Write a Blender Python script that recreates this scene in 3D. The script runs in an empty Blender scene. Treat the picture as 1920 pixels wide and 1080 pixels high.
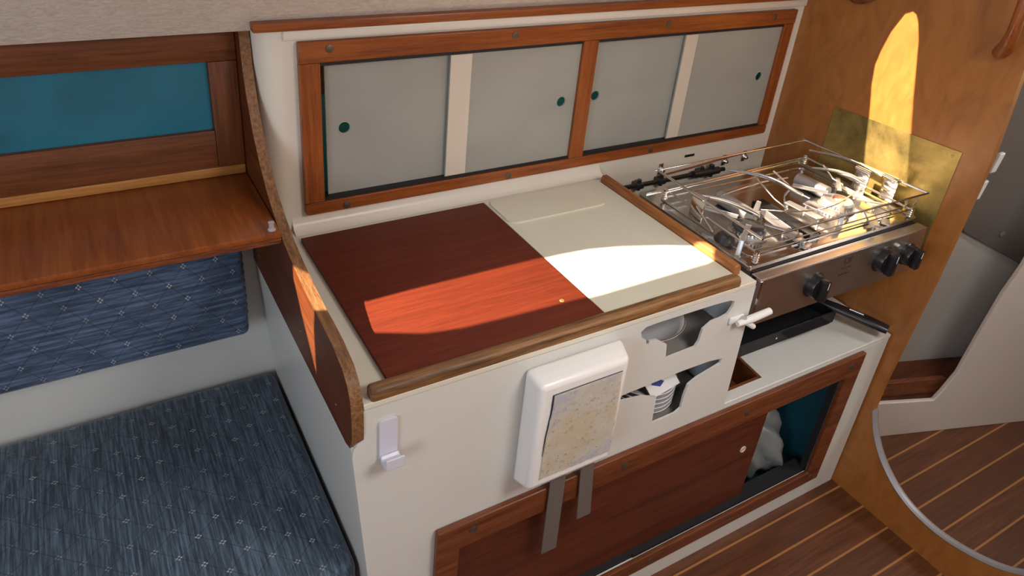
import bpy, bmesh, math, random
from mathutils import Vector, Matrix
from mathutils.geometry import tessellate_polygon
random.seed(4)
sc = bpy.context.scene
COL = sc.collection

# ------------------------------------------------------------------ camera
cd = bpy.data.cameras.new('camera'); cam = bpy.data.objects.new('camera', cd); COL.objects.link(cam)
sc.camera = cam
RX = Vector((0.86899898, -0.48910654, 0.07493709)); RY = Vector((-0.17292695, -0.44208929, -0.88014392)); RZ = Vector((0.46361304, 0.75188553, -0.46875485))
CP = Vector((-0.28786621, -0.79326085, 1.70649864))
m = Matrix((RX, -RY, -RZ)).transposed().to_4x4(); m.translation = CP
cam.matrix_world = m
cd.sensor_fit = 'HORIZONTAL'; cd.sensor_width = 36.0; cd.lens = 1360.255 / 1920 * 36
cd.shift_x = 40.13 / 1920; cd.shift_y = -153.9 / 1920
cd.clip_start = 0.02; cd.clip_end = 200

# ------------------------------------------------------------------ light and exposure
SUN = Vector((1.3, -0.30, -1.0)).normalized()
vs = sc.view_settings
vs.view_transform = 'Standard'; vs.look = 'None'; vs.gamma = 1; vs.use_curve_mapping = False
vs.exposure = 0.0
w = bpy.data.worlds.new('world'); sc.world = w; w.use_nodes = True
bg = w.node_tree.nodes['Background']; bg.inputs['Color'].default_value = (0.72, 0.84, 1.0, 1); bg.inputs['Strength'].default_value = 1.5
sd = bpy.data.lights.new('sun', 'SUN'); sd.energy = 24; sd.angle = math.radians(0.53); sd.color = (1, 0.80, 0.58)
so = bpy.data.objects.new('sun', sd); COL.objects.link(so); so.rotation_euler = SUN.to_track_quat('-Z', 'Y').to_euler()

def area(name, loc, target, sx, sy, energy, color):
    l = bpy.data.lights.new(name, 'AREA'); l.shape = 'RECTANGLE'; l.size = sx; l.size_y = sy; l.energy = energy; l.color = color
    o = bpy.data.objects.new(name, l); COL.objects.link(o); o.location = loc
    o.rotation_euler = (Vector(target) - Vector(loc)).to_track_quat('-Z', 'Y').to_euler()
    return o
area('companionway_daylight', (-1.72, -1.15, 1.42), (0.4, 0.2, 0.9), 0.65, 0.8, 13, (0.82, 0.91, 1.0))
area('hatch_daylight', (0.75, -1.0, 1.93), (0.75, -0.8, 0.5), 0.5, 0.5, 15.5, (1.0, 0.94, 0.86))
area('added_bow_fill', (2.45, -0.75, 1.88), (2.3, -0.4, 0.3), 0.4, 0.4, 9, (1.0, 0.95, 0.90))  # added fill to lighten the forward cabin, not a known hatch

# ------------------------------------------------------------------ materials
def newmat(name):
    mt = bpy.data.materials.new(name); mt.use_nodes = True
    nt = mt.node_tree; return mt, nt, nt.nodes['Principled BSDF']
def N(nt, t, **kw):
    n = nt.nodes.new(t)
    for k, v in kw.items(): setattr(n, k, v)
    return n
def L(nt, a, b): nt.links.new(a, b)
def val(nt, op, a, b=None, c=None):
    n = N(nt, 'ShaderNodeMath', operation=op)
    for i, v in enumerate((a, b, c)):
        if v is None: continue
        if isinstance(v, (int, float)): n.inputs[i].default_value = v
        else: L(nt, v, n.inputs[i])
    return n.outputs[0]
def ramp(nt, fac, stops):
    r = N(nt, 'ShaderNodeValToRGB'); L(nt, fac, r.inputs[0])
    e = r.color_ramp.elements
    while len(e) < len(stops): e.new(0.5)
    for el, (p, c) in zip(e, stops): el.position = p; el.color = (*c, 1)
    return r.outputs[0]
def coords(nt, scale=(1, 1, 1), rot=(0, 0, 0)):
    tc = N(nt, 'ShaderNodeTexCoord'); mp = N(nt, 'ShaderNodeMapping')
    mp.inputs['Scale'].default_value = scale; mp.inputs['Rotation'].default_value = rot
    L(nt, tc.outputs['Object'], mp.inputs[0]); return mp.outputs[0]
def noise(nt, vec, scale, detail=4, rough=0.55, dist=0):
    n = N(nt, 'ShaderNodeTexNoise'); n.inputs['Scale'].default_value = scale; n.inputs['Detail'].default_value = detail
    n.inputs['Roughness'].default_value = rough; n.inputs['Distortion'].default_value = dist
    L(nt, vec, n.inputs['Vector']); return n.outputs['Fac']
def bump(nt, b, h, strength=0.2, dist=0.002):
    n = N(nt, 'ShaderNodeBump'); n.inputs['Strength'].default_value = strength; n.inputs['Distance'].default_value = dist
    L(nt, h, n.inputs['Height']); L(nt, n.outputs[0], b.inputs['Normal'])
def mixc(nt, fac, a, b, mode='MIX'):
    n = N(nt, 'ShaderNodeMix', data_type='RGBA', blend_type=mode)
    for s, v in ((n.inputs[0], fac), (n.inputs[6], a), (n.inputs[7], b)):
        if isinstance(v, (int, float)): s.default_value = v
        elif isinstance(v, tuple): s.default_value = (*v, 1)
        else: L(nt, v, s)
    return n.outputs[2]

def wood(name, dark, mid, light, axis='x', rough=0.4, fine=1.0, blotch=0.35, coat=0.0):
    mt, nt, b = newmat(name)
    st = {'x': (1.2, 22, 22), 'y': (22, 1.2, 22), 'z': (22, 22, 1.2)}[axis]
    v = coords(nt, st)
    n1 = noise(nt, v, 3.0 * fine, 6, 0.65, 0.4)
    st2 = tuple(s * 3.5 for s in st); n2 = noise(nt, coords(nt, st2), 4.0 * fine, 3, 0.6)
    mixn = val(nt, 'ADD', val(nt, 'MULTIPLY', n1, 0.65), val(nt, 'MULTIPLY', n2, 0.35))
    c = ramp(nt, mixn, [(0.34, dark), (0.5, mid), (0.66, light)])
    n3 = noise(nt, coords(nt), 5, 3)
    c = mixc(nt, val(nt, 'MULTIPLY', n3, blotch), c, dark)
    L(nt, c, b.inputs['Base Color']); b.inputs['Roughness'].default_value = rough
    b.inputs['Coat Weight'].default_value = coat; b.inputs['Coat Roughness'].default_value = 0.25
    bump(nt, b, n2, 0.15, 0.001)
    return mt
M = {}
M['teak_x'] = wood('teak_trim', (0.13, 0.028, 0.006), (0.29, 0.075, 0.013), (0.40, 0.12, 0.022), 'x', 0.38, coat=0.15)
M['teak_z'] = wood('teak_upright', (0.13, 0.028, 0.006), (0.29, 0.075, 0.013), (0.40, 0.12, 0.022), 'z', 0.38, coat=0.15)
M['teak_dark_x'] = wood('dark_teak_trim', (0.07, 0.017, 0.007), (0.165, 0.045, 0.014), (0.25, 0.08, 0.025), 'x', 0.4)
M['teak_dark_z'] = wood('dark_teak_upright', (0.07, 0.017, 0.007), (0.165, 0.045, 0.014), (0.25, 0.08, 0.025), 'z', 0.4)
M['worn_x'] = wood('worn_rail_wood', (0.05, 0.022, 0.01), (0.30, 0.14, 0.045), (0.50, 0.28, 0.11), 'x', 0.5, blotch=0.7)
M['worn_y'] = wood('worn_rail_wood_short', (0.12, 0.035, 0.012), (0.36, 0.13, 0.035), (0.52, 0.22, 0.06), 'y', 0.4, blotch=0.5)
M['mahogany'] = wood('mahogany_board', (0.085, 0.0145, 0.0065), (0.128, 0.0205, 0.008), (0.170, 0.029, 0.010), 'x', 0.5, fine=1.3)
M['mahogany'].node_tree.nodes['Principled BSDF'].inputs['Specular IOR Level'].default_value = 0.22
M['door_wood'] = wood('sliding_door_mahogany', (0.045, 0.009, 0.004), (0.115, 0.022, 0.008), (0.17, 0.036, 0.013), 'x', 0.36, fine=0.8, blotch=0.5)
M['panel_dark'] = wood('dark_partition_wood', (0.065, 0.018, 0.006), (0.125, 0.034, 0.009), (0.18, 0.052, 0.013), 'y', 0.4); M['panel_dark'].node_tree.nodes['Principled BSDF'].inputs['Specular IOR Level'].default_value = 0.25
M['panel_edge'] = wood('partition_edge_wood', (0.07, 0.028, 0.012), (0.26, 0.12, 0.045), (0.42, 0.22, 0.09), 'y', 0.5, fine=2.5, blotch=0.6)
M['shelf'] = wood('shelf_wood', (0.17, 0.042, 0.010), (0.27, 0.072, 0.015), (0.36, 0.11, 0.024), 'y', 0.36, fine=0.7, blotch=0.3, coat=0.2)
M['ply_edge'] = wood('plywood_edge', (0.05, 0.012, 0.006), (0.22, 0.06, 0.02), (0.35, 0.11, 0.04), 'x', 0.5, fine=3)
M['brown_wood'] = wood('brown_frame_wood', (0.08, 0.025, 0.009), (0.17, 0.053, 0.018), (0.25, 0.085, 0.029), 'x', 0.42)
M['brown_wood_z'] = wood('brown_frame_upright', (0.08, 0.025, 0.009), (0.17, 0.053, 0.018), (0.25, 0.085, 0.029), 'z', 0.42)
M['cleat'] = wood('pale_cleat_wood', (0.32, 0.13, 0.03), (0.48, 0.21, 0.055), (0.6, 0.3, 0.09), 'x', 0.45)

def plywood():
    mt, nt, b = newmat('bulkhead_plywood')
    n1 = noise(nt, coords(nt, (3, 9, 3.5)), 2.2, 7, 0.62, 1.4)
    n2 = noise(nt, coords(nt), 2.2, 3, 0.5); n3 = noise(nt, coords(nt, (1, 30, 30)), 8, 2)
    c = ramp(nt, n1, [(0.3, (0.29, 0.100, 0.018)), (0.55, (0.40, 0.150, 0.029)), (0.75, (0.46, 0.185, 0.042))])
    c = mixc(nt, val(nt, 'MULTIPLY', n2, 0.5), c, (0.24, 0.085, 0.016))
    L(nt, c, b.inputs['Base Color']); b.inputs['Roughness'].default_value = 0.42
    b.inputs['Coat Weight'].default_value = 0.4; b.inputs['Coat Roughness'].default_value = 0.38
    bump(nt, b, n3, 0.08, 0.001); return mt
M['ply'] = plywood()

def gel(name, base, dirt, rough=0.32, amt=0.35, sc_=3.0):
    mt, nt, b = newmat(name)
    n1 = noise(nt, coords(nt), sc_, 5, 0.6); n2 = noise(nt, coords(nt), 45, 3, 0.5)
    f = val(nt, 'MULTIPLY', ramp(nt, n1, [(0.48, (0, 0, 0)), (0.75, (1, 1, 1))]), amt)
    L(nt, mixc(nt, f, base, dirt), b.inputs['Base Color'])
    b.inputs['Roughness'].default_value = rough; bump(nt, b, n2, 0.05, 0.001); return mt
M['gel'] = gel('white_gelcoat', (0.68, 0.685, 0.665), (0.66, 0.62, 0.52))
M['gel_top'] = gel('countertop_gelcoat', (0.74, 0.715, 0.62), (0.62, 0.55, 0.40))
M['gel_wall'] = gel('liner_gelcoat', (0.80, 0.76, 0.68), (0.70, 0.62, 0.48))
M['gel_grey'] = gel('bow_liner_gelcoat', (0.60, 0.58, 0.54), (0.38, 0.33, 0.27))
M['gel_pink'] = gel('bow_locker_gelcoat', (0.62, 0.55, 0.50), (0.5, 0.44, 0.38))
M['lid'] = gel('lid_offwhite', (0.72, 0.70, 0.58), (0.62, 0.57, 0.42))
M['head_cloth'] = None

def simple(name, col, rough=0.5, metal=0.0, spec=None, trans=0.0, amt=0.12, nsc=20):
    mt, nt, b = newmat(name)
    n1 = noise(nt, coords(nt), nsc, 3)
    dk = tuple(x * 0.6 for x in col)
    L(nt, mixc(nt, val(nt, 'MULTIPLY', n1, amt), col, dk), b.inputs['Base Color'])
    b.inputs['Roughness'].default_value = rough; b.inputs['Metallic'].default_value = metal
    b.inputs['Transmission Weight'].default_value = trans
    return mt
M['black'] = simple('black_plastic', (0.012, 0.012, 0.014), 0.3)
M['black_matt'] = simple('black_track', (0.010, 0.010, 0.012), 0.6)
M['white_plastic'] = simple('white_plastic', (0.86, 0.86, 0.86), 0.3, amt=0.05)
M['lilac_plastic'] = simple('pale_lilac_plastic', (0.66, 0.66, 0.78), 0.3, amt=0.05)
M['ceramic'] = simple('white_ceramic', (0.74, 0.74, 0.78), 0.2, amt=0.05)
M['paper'] = simple('white_paper', (0.78, 0.77, 0.80), 0.7, amt=0.05)
M['blue_ink'] = simple('blue_print', (0.02, 0.045, 0.24), 0.6)
M['red_ink'] = simple('maroon_print', (0.28, 0.03, 0.07), 0.6)
M['clear'] = simple('clear_plastic', (0.85, 0.8, 0.85), 0.15, trans=0.6)
M['grey_strip'] = simple('smoky_plastic', (0.16, 0.14, 0.13), 0.35, amt=0.5, nsc=60)
M['bag'] = simple('pale_bag_plastic', (0.20, 0.22, 0.22), 0.4)
M['trim_metal'] = simple('grey_edge_trim', (0.42, 0.40, 0.42), 0.4, 0.5)
M['ivory'] = simple('ivory_plastic', (0.6, 0.5, 0.4), 0.4)
M['alu'] = simple('cast_aluminium', (0.62, 0.62, 0.63), 0.38, 0.85)
M['dark_iron'] = simple('dark_burner_metal', (0.10, 0.10, 0.105), 0.35, 0.8)
M['chrome'] = simple('chrome_wire', (0.78, 0.77, 0.76), 0.14, 1.0)
M['screw'] = simple('tarnished_screw', (0.20, 0.17, 0.13), 0.4, 0.8, amt=0.6, nsc=90)
M['fabric_dark'] = simple('dark_zip', (0.03, 0.03, 0.035), 0.6)
M['copper'] = simple('copper_nozzle', (0.7, 0.32, 0.2), 0.3, 1.0)
M['teal'] = gel('teal_paint', (0.014, 0.16, 0.25), (0.008, 0.06, 0.09), 0.45, 0.6, 6)
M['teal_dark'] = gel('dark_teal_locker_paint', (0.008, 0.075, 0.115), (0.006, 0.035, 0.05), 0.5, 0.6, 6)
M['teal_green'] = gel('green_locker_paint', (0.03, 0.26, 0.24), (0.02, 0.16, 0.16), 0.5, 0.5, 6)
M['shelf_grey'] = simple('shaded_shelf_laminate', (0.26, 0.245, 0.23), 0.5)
M['overlay'] = simple('grey_brown_vinyl', (0.17, 0.145, 0.13), 0.5)

def steel(name, col, rough, axis):
    mt, nt, b = newmat(name)
    st = {'x': (1, 90, 90), 'y': (90, 1, 90)}[axis]
    n1 = noise(nt, coords(nt, st), 6, 3); n2 = noise(nt, coords(nt), 8, 4)
    L(nt, ramp(nt, n2, [(0.3, tuple(x * 0.82 for x in col)), (0.7, col)]), b.inputs['Base Color'])
    b.inputs['Metallic'].default_value = 1
    L(nt, val(nt, 'ADD', val(nt, 'MULTIPLY', n1, 0.14), rough), b.inputs['Roughness'])
    bump(nt, b, n1, 0.04, 0.0005); return mt
M['steel'] = steel('brushed_steel', (0.66, 0.62, 0.58), 0.30, 'x')
M['steel_top'] = steel('polished_cooktop_steel', (0.66, 0.63, 0.60), 0.10, 'x')
def brass():
    mt, nt, b = newmat('aged_brass')
    n1 = noise(nt, coords(nt), 7, 6, 0.65, 0.3); n2 = noise(nt, coords(nt), 60, 4)
    c = ramp(nt, n1, [(0.3, (0.16, 0.125, 0.045)), (0.5, (0.38, 0.28, 0.09)), (0.72, (0.60, 0.45, 0.16))])
    f = ramp(nt, n2, [(0.66, (0, 0, 0)), (0.74, (1, 1, 1))])
    L(nt, mixc(nt, val(nt, 'MULTIPLY', f, 0.5), c, (0.12, 0.07, 0.03)), b.inputs['Base Color'])
    b.inputs['Metallic'].default_value = 0.75
    L(nt, val(nt, 'ADD', val(nt, 'MULTIPLY', n1, 0.25), 0.32), b.inputs['Roughness']); return mt
M['brass'] = brass()

def headliner():
    mt, nt, b = newmat('textured_headliner_vinyl')
    v = N(nt, 'ShaderNodeTexVoronoi', feature='DISTANCE_TO_EDGE'); v.inputs['Scale'].default_value = 60
    n0 = noise(nt, coords(nt), 12, 3)
    cc = coords(nt, (0.5, 1.2, 1.2)); L(nt, cc, v.inputs['Vector'])
    n1 = noise(nt, coords(nt, (1, 2.2, 2.2)), 55, 5, 0.7, 1.2)
    L(nt, ramp(nt, n1, [(0.35, (0.66, 0.62, 0.55)), (0.6, (0.84, 0.80, 0.72))]), b.inputs['Base Color'])
    b.inputs['Roughness'].default_value = 0.6; bump(nt, b, val(nt, 'ADD', n1, val(nt, 'MULTIPLY', v.outputs[0], 0.5)), 0.5, 0.003); return mt
M['headliner'] = headliner()

def fabric(name, axis2, a, b_, px, py, base, base2):
    mt, nt, b = newmat(name)
    tc = N(nt, 'ShaderNodeTexCoord'); sp = N(nt, 'ShaderNodeSeparateXYZ'); L(nt, tc.outputs['Object'], sp.inputs[0])
    wob = noise(nt, tc.outputs['Object'], 60, 2)
    wb = val(nt, 'MULTIPLY', val(nt, 'SUBTRACT', wob, 0.5), 0.05)
    u = val(nt, 'ADD', val(nt, 'DIVIDE', val(nt, 'SUBTRACT', sp.outputs['X'], px), a), wb)
    v = val(nt, 'DIVIDE', val(nt, 'SUBTRACT', sp.outputs['Y' if axis2 == 'y' else 'Z'], py), b_)
    fp = val(nt, 'ABSOLUTE', val(nt, 'SUBTRACT', val(nt, 'FRACT', val(nt, 'ADD', val(nt, 'ADD', u, v), 100.5)), 0.5))
    fq = val(nt, 'ABSOLUTE', val(nt, 'SUBTRACT', val(nt, 'FRACT', val(nt, 'ADD', val(nt, 'SUBTRACT', u, v), 100.5)), 0.5))
    mn = val(nt, 'MINIMUM', fp, fq); mx = val(nt, 'MAXIMUM', fp, fq)
    line = val(nt, 'LESS_THAN', mn, 0.020)
    dots = val(nt, 'MULTIPLY', val(nt, 'LESS_THAN', mx, 0.088), val(nt, 'GREATER_THAN', mx, 0.030))
    dots = val(nt, 'MULTIPLY', dots, val(nt, 'GREATER_THAN', mn, 0.016))
    st = (230, 11, 60) if axis2 == 'y' else (9, 60, 140)
    slub = noise(nt, coords(nt, st), 1.0, 5, 0.7); big = noise(nt, coords(nt), 5, 3)
    c = ramp(nt, slub, [(0.38, base2), (0.50, base), (0.64, tuple(min(1, x * 1.9 + 0.02) for x in base))])
    c = mixc(nt, val(nt, 'MULTIPLY', big, 0.25), c, base2)
    c = mixc(nt, val(nt, 'MULTIPLY', line, 0.45), c, (0.006, 0.010, 0.035))
    worn = ramp(nt, noise(nt, coords(nt), 9, 2), [(0.40, (0.2, 0.2, 0.2)), (0.58, (1, 1, 1))])  # mutes the dots in patches: the cloth's sheen put into the colour
    c = mixc(nt, val(nt, 'MULTIPLY', dots, worn), c, (0.42, 0.45, 0.47))
    L(nt, c, b.inputs['Base Color']); b.inputs['Roughness'].default_value = 0.8
    b.inputs['Sheen Weight'].default_value = 0.35; b.inputs['Sheen Roughness'].default_value = 0.4
    bump(nt, b, slub, 0.5, 0.002); return mt
M['seat_fabric'] = fabric('seat_fabric', 'y', 0.0745, 0.0610, -0.018, 0.211, (0.066, 0.102, 0.148), (0.025, 0.042, 0.066))
M['back_fabric'] = fabric('back_fabric', 'z', 0.0620, 0.0780, -0.170, 0.870, (0.066, 0.105, 0.185), (0.030, 0.052, 0.098))

def floor_mat():
    mt, nt, b = newmat('teak_and_holly_sole')
    tc = N(nt, 'ShaderNodeTexCoord'); sp = N(nt, 'ShaderNodeSeparateXYZ'); L(nt, tc.outputs['Object'], sp.inputs[0])
    pos = val(nt, 'DIVIDE', val(nt, 'ADD', sp.outputs['Y'], 8.008), 0.0810)
    fr = val(nt, 'FRACT', pos); strip = val(nt, 'LESS_THAN', val(nt, 'ABSOLUTE', val(nt, 'SUBTRACT', fr, 0.5)), 0.034)
    plank = val(nt, 'FLOOR', val(nt, 'ADD', pos, 0.5))
    wn = N(nt, 'ShaderNodeTexWhiteNoise', noise_dimensions='2D'); cb = N(nt, 'ShaderNodeCombineXYZ')
    L(nt, plank, cb.inputs[0]); L(nt, val(nt, 'FLOOR', val(nt, 'MULTIPLY', val(nt, 'ADD', sp.outputs['X'], val(nt, 'MULTIPLY', plank, 0.0)), 1 / 0.55)), cb.inputs[1]); L(nt, cb.outputs[0], wn.inputs[0])
    n1 = noise(nt, coords(nt, (2, 40, 40)), 2.5, 6, 0.65, 0.3)
    c = ramp(nt, n1, [(0.3, (0.06, 0.020, 0.008)), (0.55, (0.13, 0.042, 0.015)), (0.75, (0.19, 0.064, 0.024))])
    c = mixc(nt, val(nt, 'MULTIPLY', wn.outputs[0], 0.45), c, (0.065, 0.022, 0.009))
    c = mixc(nt, strip, c, (0.36, 0.165, 0.05))
    L(nt, c, b.inputs['Base Color']); b.inputs['Roughness'].default_value = 0.4
    bump(nt, b, n1, 0.08, 0.001); return mt
M['sole'] = floor_mat()

def frosted():
    mt, nt, b = newmat('frosted_acrylic')
    n1 = noise(nt, coords(nt, (1, 1, 2)), 4, 3)
    L(nt, ramp(nt, n1, [(0.3, (0.60, 0.60, 0.57)), (0.7, (0.72, 0.71, 0.67))]), b.inputs['Base Color'])
    b.inputs['Roughness'].default_value = 0.38
    tr = N(nt, 'ShaderNodeBsdfTransparent'); tl = N(nt, 'ShaderNodeBsdfTranslucent'); tl.inputs[0].default_value = (0.75, 0.78, 0.74, 1)
    ms = N(nt, 'ShaderNodeMixShader'); ms.inputs[0].default_value = 0.30
    m2 = N(nt, 'ShaderNodeMixShader'); m2.inputs[0].default_value = 0.42
    L(nt, b.outputs[0], ms.inputs[1]); L(nt, tl.outputs[0], ms.inputs[2])
    L(nt, ms.outputs[0], m2.inputs[1]); L(nt, tr.outputs[0], m2.inputs[2])
    L(nt, m2.outputs[0], nt.nodes['Material Output'].inputs[0]); return mt
M['frosted'] = frosted()

M['strip_cream'] = simple('cream_edge_strip', (0.66, 0.60, 0.52), 0.45, amt=0.1)
M['shaded_wire'] = simple('shaded_chrome_wire', (0.22, 0.19, 0.17), 0.3, 1.0)  # chrome of the front wires, shade and dark reflections put into its colour
def sticker():
    mt, nt, b = newmat('weathered_peeling_sheet')
    n1 = noise(nt, coords(nt), 9, 4, 0.6); n2 = noise(nt, coords(nt), 120, 4, 0.7); n3 = noise(nt, coords(nt), 300, 2)
    c = ramp(nt, n1, [(0.38, (0.86, 0.77, 0.61)), (0.52, (0.86, 0.83, 0.77)), (0.62, (0.74, 0.75, 0.84))])
    c = mixc(nt, ramp(nt, n2, [(0.57, (0, 0, 0)), (0.68, (0.75, 0.75, 0.75))]), c, (0.46, 0.38, 0.28))
    L(nt, c, b.inputs['Base Color']); b.inputs['Roughness'].default_value = 0.8; bump(nt, b, n2, 0.6, 0.003); return mt
M['sheet'] = sticker()

# ------------------------------------------------------------------ mesh helpers
class MB:
    def __init__(s): s.bm = bmesh.new()
    def box(s, x0, x1, y0, y1, z0, z1, bev=0.0, seg=2):
        r = bmesh.ops.create_cube(s.bm, size=1); vs_ = r['verts']
        for v in vs_: v.co = Vector(((x0 + x1) / 2 + v.co.x * (x1 - x0), (y0 + y1) / 2 + v.co.y * (y1 - y0), (z0 + z1) / 2 + v.co.z * (z1 - z0)))
        if bev:
            es = {e for v in vs_ for e in v.link_edges}
            bmesh.ops.bevel(s.bm, geom=list(es), offset=bev, segments=seg, affect='EDGES', profile=0.5, clamp_overlap=True)
        return s
    def obox(s, c, ax, ay, az, bev=0.0):
        c = Vector(c); ax, ay, az = Vector(ax), Vector(ay), Vector(az)
        r = bmesh.ops.create_cube(s.bm, size=2); vs_ = r['verts']
        for v in vs_: v.co = c + ax * v.co.x + ay * v.co.y + az * v.co.z
        if bev:
            es = {e for v in vs_ for e in v.link_edges}
            bmesh.ops.bevel(s.bm, geom=list(es), offset=bev, segments=2, affect='EDGES', profile=0.5)
        return s
    def lathe(s, prof, c, axis=(0, 0, 1), seg=32):
        # prof: list of (radius, height); closed at ends when the radius is 0
        ax = Vector(axis).normalized(); q = ax.to_track_quat('Z', 'Y'); c = Vector(c); rings = []
        for r, h in prof:
            if r < 1e-6: rings.append([s.bm.verts.new(c + q @ Vector((0, 0, h)))])
            else: rings.append([s.bm.verts.new(c + q @ Vector((r * math.cos(2 * math.pi * i / seg), r * math.sin(2 * math.pi * i / seg), h))) for i in range(seg)])
        for a, b in zip(rings, rings[1:]):
            for i in range(seg):
                j = (i + 1) % seg
                if len(a) == 1 and len(b) == 1: continue
                if len(a) == 1: s.bm.faces.new((a[0], b[j], b[i]))
                elif len(b) == 1: s.bm.faces.new((a[i], a[j], b[0]))
                else: s.bm.faces.new((a[i], a[j], b[j], b[i]))
        return s
    def cyl(s, p0, p1, r, seg=20):
        p0, p1 = Vector(p0), Vector(p1); h = (p1 - p0).length
        return s.lathe([(0, 0), (r, 0), (r, h), (0, h)], p0, p1 - p0, seg)
    def tube(s, pts, r, seg=10, flat=1.0, smooth=0, up=None):
        P_ = [Vector(p) for p in pts]
        for _ in range(smooth):
            q = [P_[0]]
            for a, b in zip(P_, P_[1:]): q += [a * 0.75 + b * 0.25, a * 0.25 + b * 0.75]
            q.append(P_[-1]); P_ = q
        rr = r if isinstance(r, (list, tuple)) else None
        rings = []; prev = None
        for i, p in enumerate(P_):
            d = (P_[min(i + 1, len(P_) - 1)] - P_[max(i - 1, 0)]).normalized()
            if up is not None: n = Vector(up) - Vector(up).dot(d) * d; n.normalize()
            elif prev is None:
                n = d.orthogonal().normalized()
            else:
                n = prev - prev.dot(d) * d; n.normalize()
            prev = n; b = d.cross(n)
            t = i / (len(P_) - 1)
            if rr: k = t * (len(rr) - 1); i0 = min(int(k), len(rr) - 2); ra = rr[i0] + (rr[i0 + 1] - rr[i0]) * (k - i0)
            else: ra = r
            rings.append([s.bm.verts.new(p + n * ra * flat * math.cos(2 * math.pi * k / seg) + b * ra * math.sin(2 * math.pi * k / seg)) for k in range(seg)])
        for a, b in zip(rings, rings[1:]):
            for i in range(seg): s.bm.faces.new((a[i], a[(i + 1) % seg], b[(i + 1) % seg], b[i]))
        s.bm.faces.new(rings[0][::-1]); s.bm.faces.new(rings[-1]); return s
    def prism(s, loops, f, t):
        # loops: 2-D outline and holes; f(u, v, w) -> point; w runs over t = (w0, w1)
        tris = tessellate_polygon([[Vector((u, v, 0)) for u, v in l] for l in loops])
        flat = [p for l in loops for p in l]
        A = [s.bm.verts.new(f(u, v, t[0])) for u, v in flat]; B = [s.bm.verts.new(f(u, v, t[1])) for u, v in flat]
        for tr in tris:
            try:
                s.bm.faces.new([A[i] for i in tr]); s.bm.faces.new([B[i] for i in reversed(tr)])
            except ValueError: pass
        o = 0
        for l in loops:
            n = len(l)
            for i in range(n):
                j = (i + 1) % n
                s.bm.faces.new((A[o + i], A[o + j], B[o + j], B[o + i]))
            o += n
        return s
    def torus(s, c, axis, R_, r, seg=32, sub=8):
        ax = Vector(axis).normalized(); q = ax.to_track_quat('Z', 'Y'); c = Vector(c); g = []
        for i in range(seg):
            a = 2 * math.pi * i / seg
            g.append([s.bm.verts.new(c + q @ Vector(((R_ + r * math.cos(2 * math.pi * k / sub)) * math.cos(a), (R_ + r * math.cos(2 * math.pi * k / sub)) * math.sin(a), r * math.sin(2 * math.pi * k / sub)))) for k in range(sub)])
        for i in range(seg):
            for k in range(sub): s.bm.faces.new((g[i][k], g[(i + 1) % seg][k], g[(i + 1) % seg][(k + 1) % sub], g[i][(k + 1) % sub]))
        return s
    def build(s, name, mat, parent=None, bevel=0.0, smooth=35, seg=2):
        bm = s.bm
        bmesh.ops.recalc_face_normals(bm, faces=bm.faces[:])
        off = Vector((0, 0, 0))
        if parent is not None:
            p = parent
            while p is not None: off += p.location; p = p.parent
        for v in bm.verts: v.co -= off
        me = bpy.data.meshes.new(name); bm.to_mesh(me); bm.free()
        if smooth:
            for p in me.polygons: p.use_smooth = True
            me.set_sharp_from_angle(angle=math.radians(smooth))
        o = bpy.data.objects.new(name, me); COL.objects.link(o)
        if isinstance(mat, (list, tuple)):
            for k in mat: me.materials.append(k)
        else: me.materials.append(mat)
        if parent is not None: o.parent = parent
        if bevel:
            b = o.modifiers.new('bevel', 'BEVEL'); b.width = bevel; b.segments = seg; b.limit_method = 'ANGLE'; b.angle_limit = math.radians(40)
        return o
XZ = lambda u, v, w: Vector((u, w, v))      # plane y = const
YZ = lambda u, v, w: Vector((w, u, v))      # plane x = const
XY = lambda u, v, w: Vector((u, v, w))      # plane z = const
def rect(u0, u1, v0, v1): return [(u0, v0), (u1, v0), (u1, v1), (u0, v1)]
def circ(cu, cv, r, n=24): return [(cu + r * math.cos(2 * math.pi * i / n), cv + r * math.sin(2 * math.pi * i / n)) for i in range(n)]
def thing(name, label, cat, loc=(0, 0, 0), group=None):
    o = bpy.data.objects.new(name, None); COL.objects.link(o); o.location = loc; o.empty_display_size = 0.05
    o['label'] = label; o['category'] = cat
    if group: o['group'] = group
    return o
def tag(o, label, cat, group=None):
    o['label'] = label; o['category'] = cat
    if group: o['group'] = group
    return o
def struct(o): o['kind'] = 'structure'; return o
def smooth_loop(pts, it=2):
    for _ in range(it):
        q = []
        for i, a in enumerate(pts):
            b = pts[(i + 1) % len(pts)]
            q += [(a[0] * 0.75 + b[0] * 0.25, a[1] * 0.75 + b[1] * 0.25), (a[0] * 0.25 + b[0] * 0.75, a[1] * 0.25 + b[1] * 0.75)]
        pts = q
    return pts
def round_rect(u0, u1, v0, v1, r, n=5):
    o = []
    for cu, cv, a0 in ((u1 - r, v1 - r, 0), (u0 + r, v1 - r, 90), (u0 + r, v0 + r, 180), (u1 - r, v0 + r, 270)):
        for i in range(n + 1):
            a = math.radians(a0 + 90 * i / n); o.append((cu + r * math.cos(a), cv + r * math.sin(a)))
    return o

# ------------------------------------------------------------------ the cabin shell
BX = 1.513                                  # aft face of the plywood bulkhead
WY = 0.550                                  # galley liner wall
struct(MB().box(-2.1, 3.6, -2.2, 0.9, -0.03, 0.0).build('floor', M['sole']))
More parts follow.
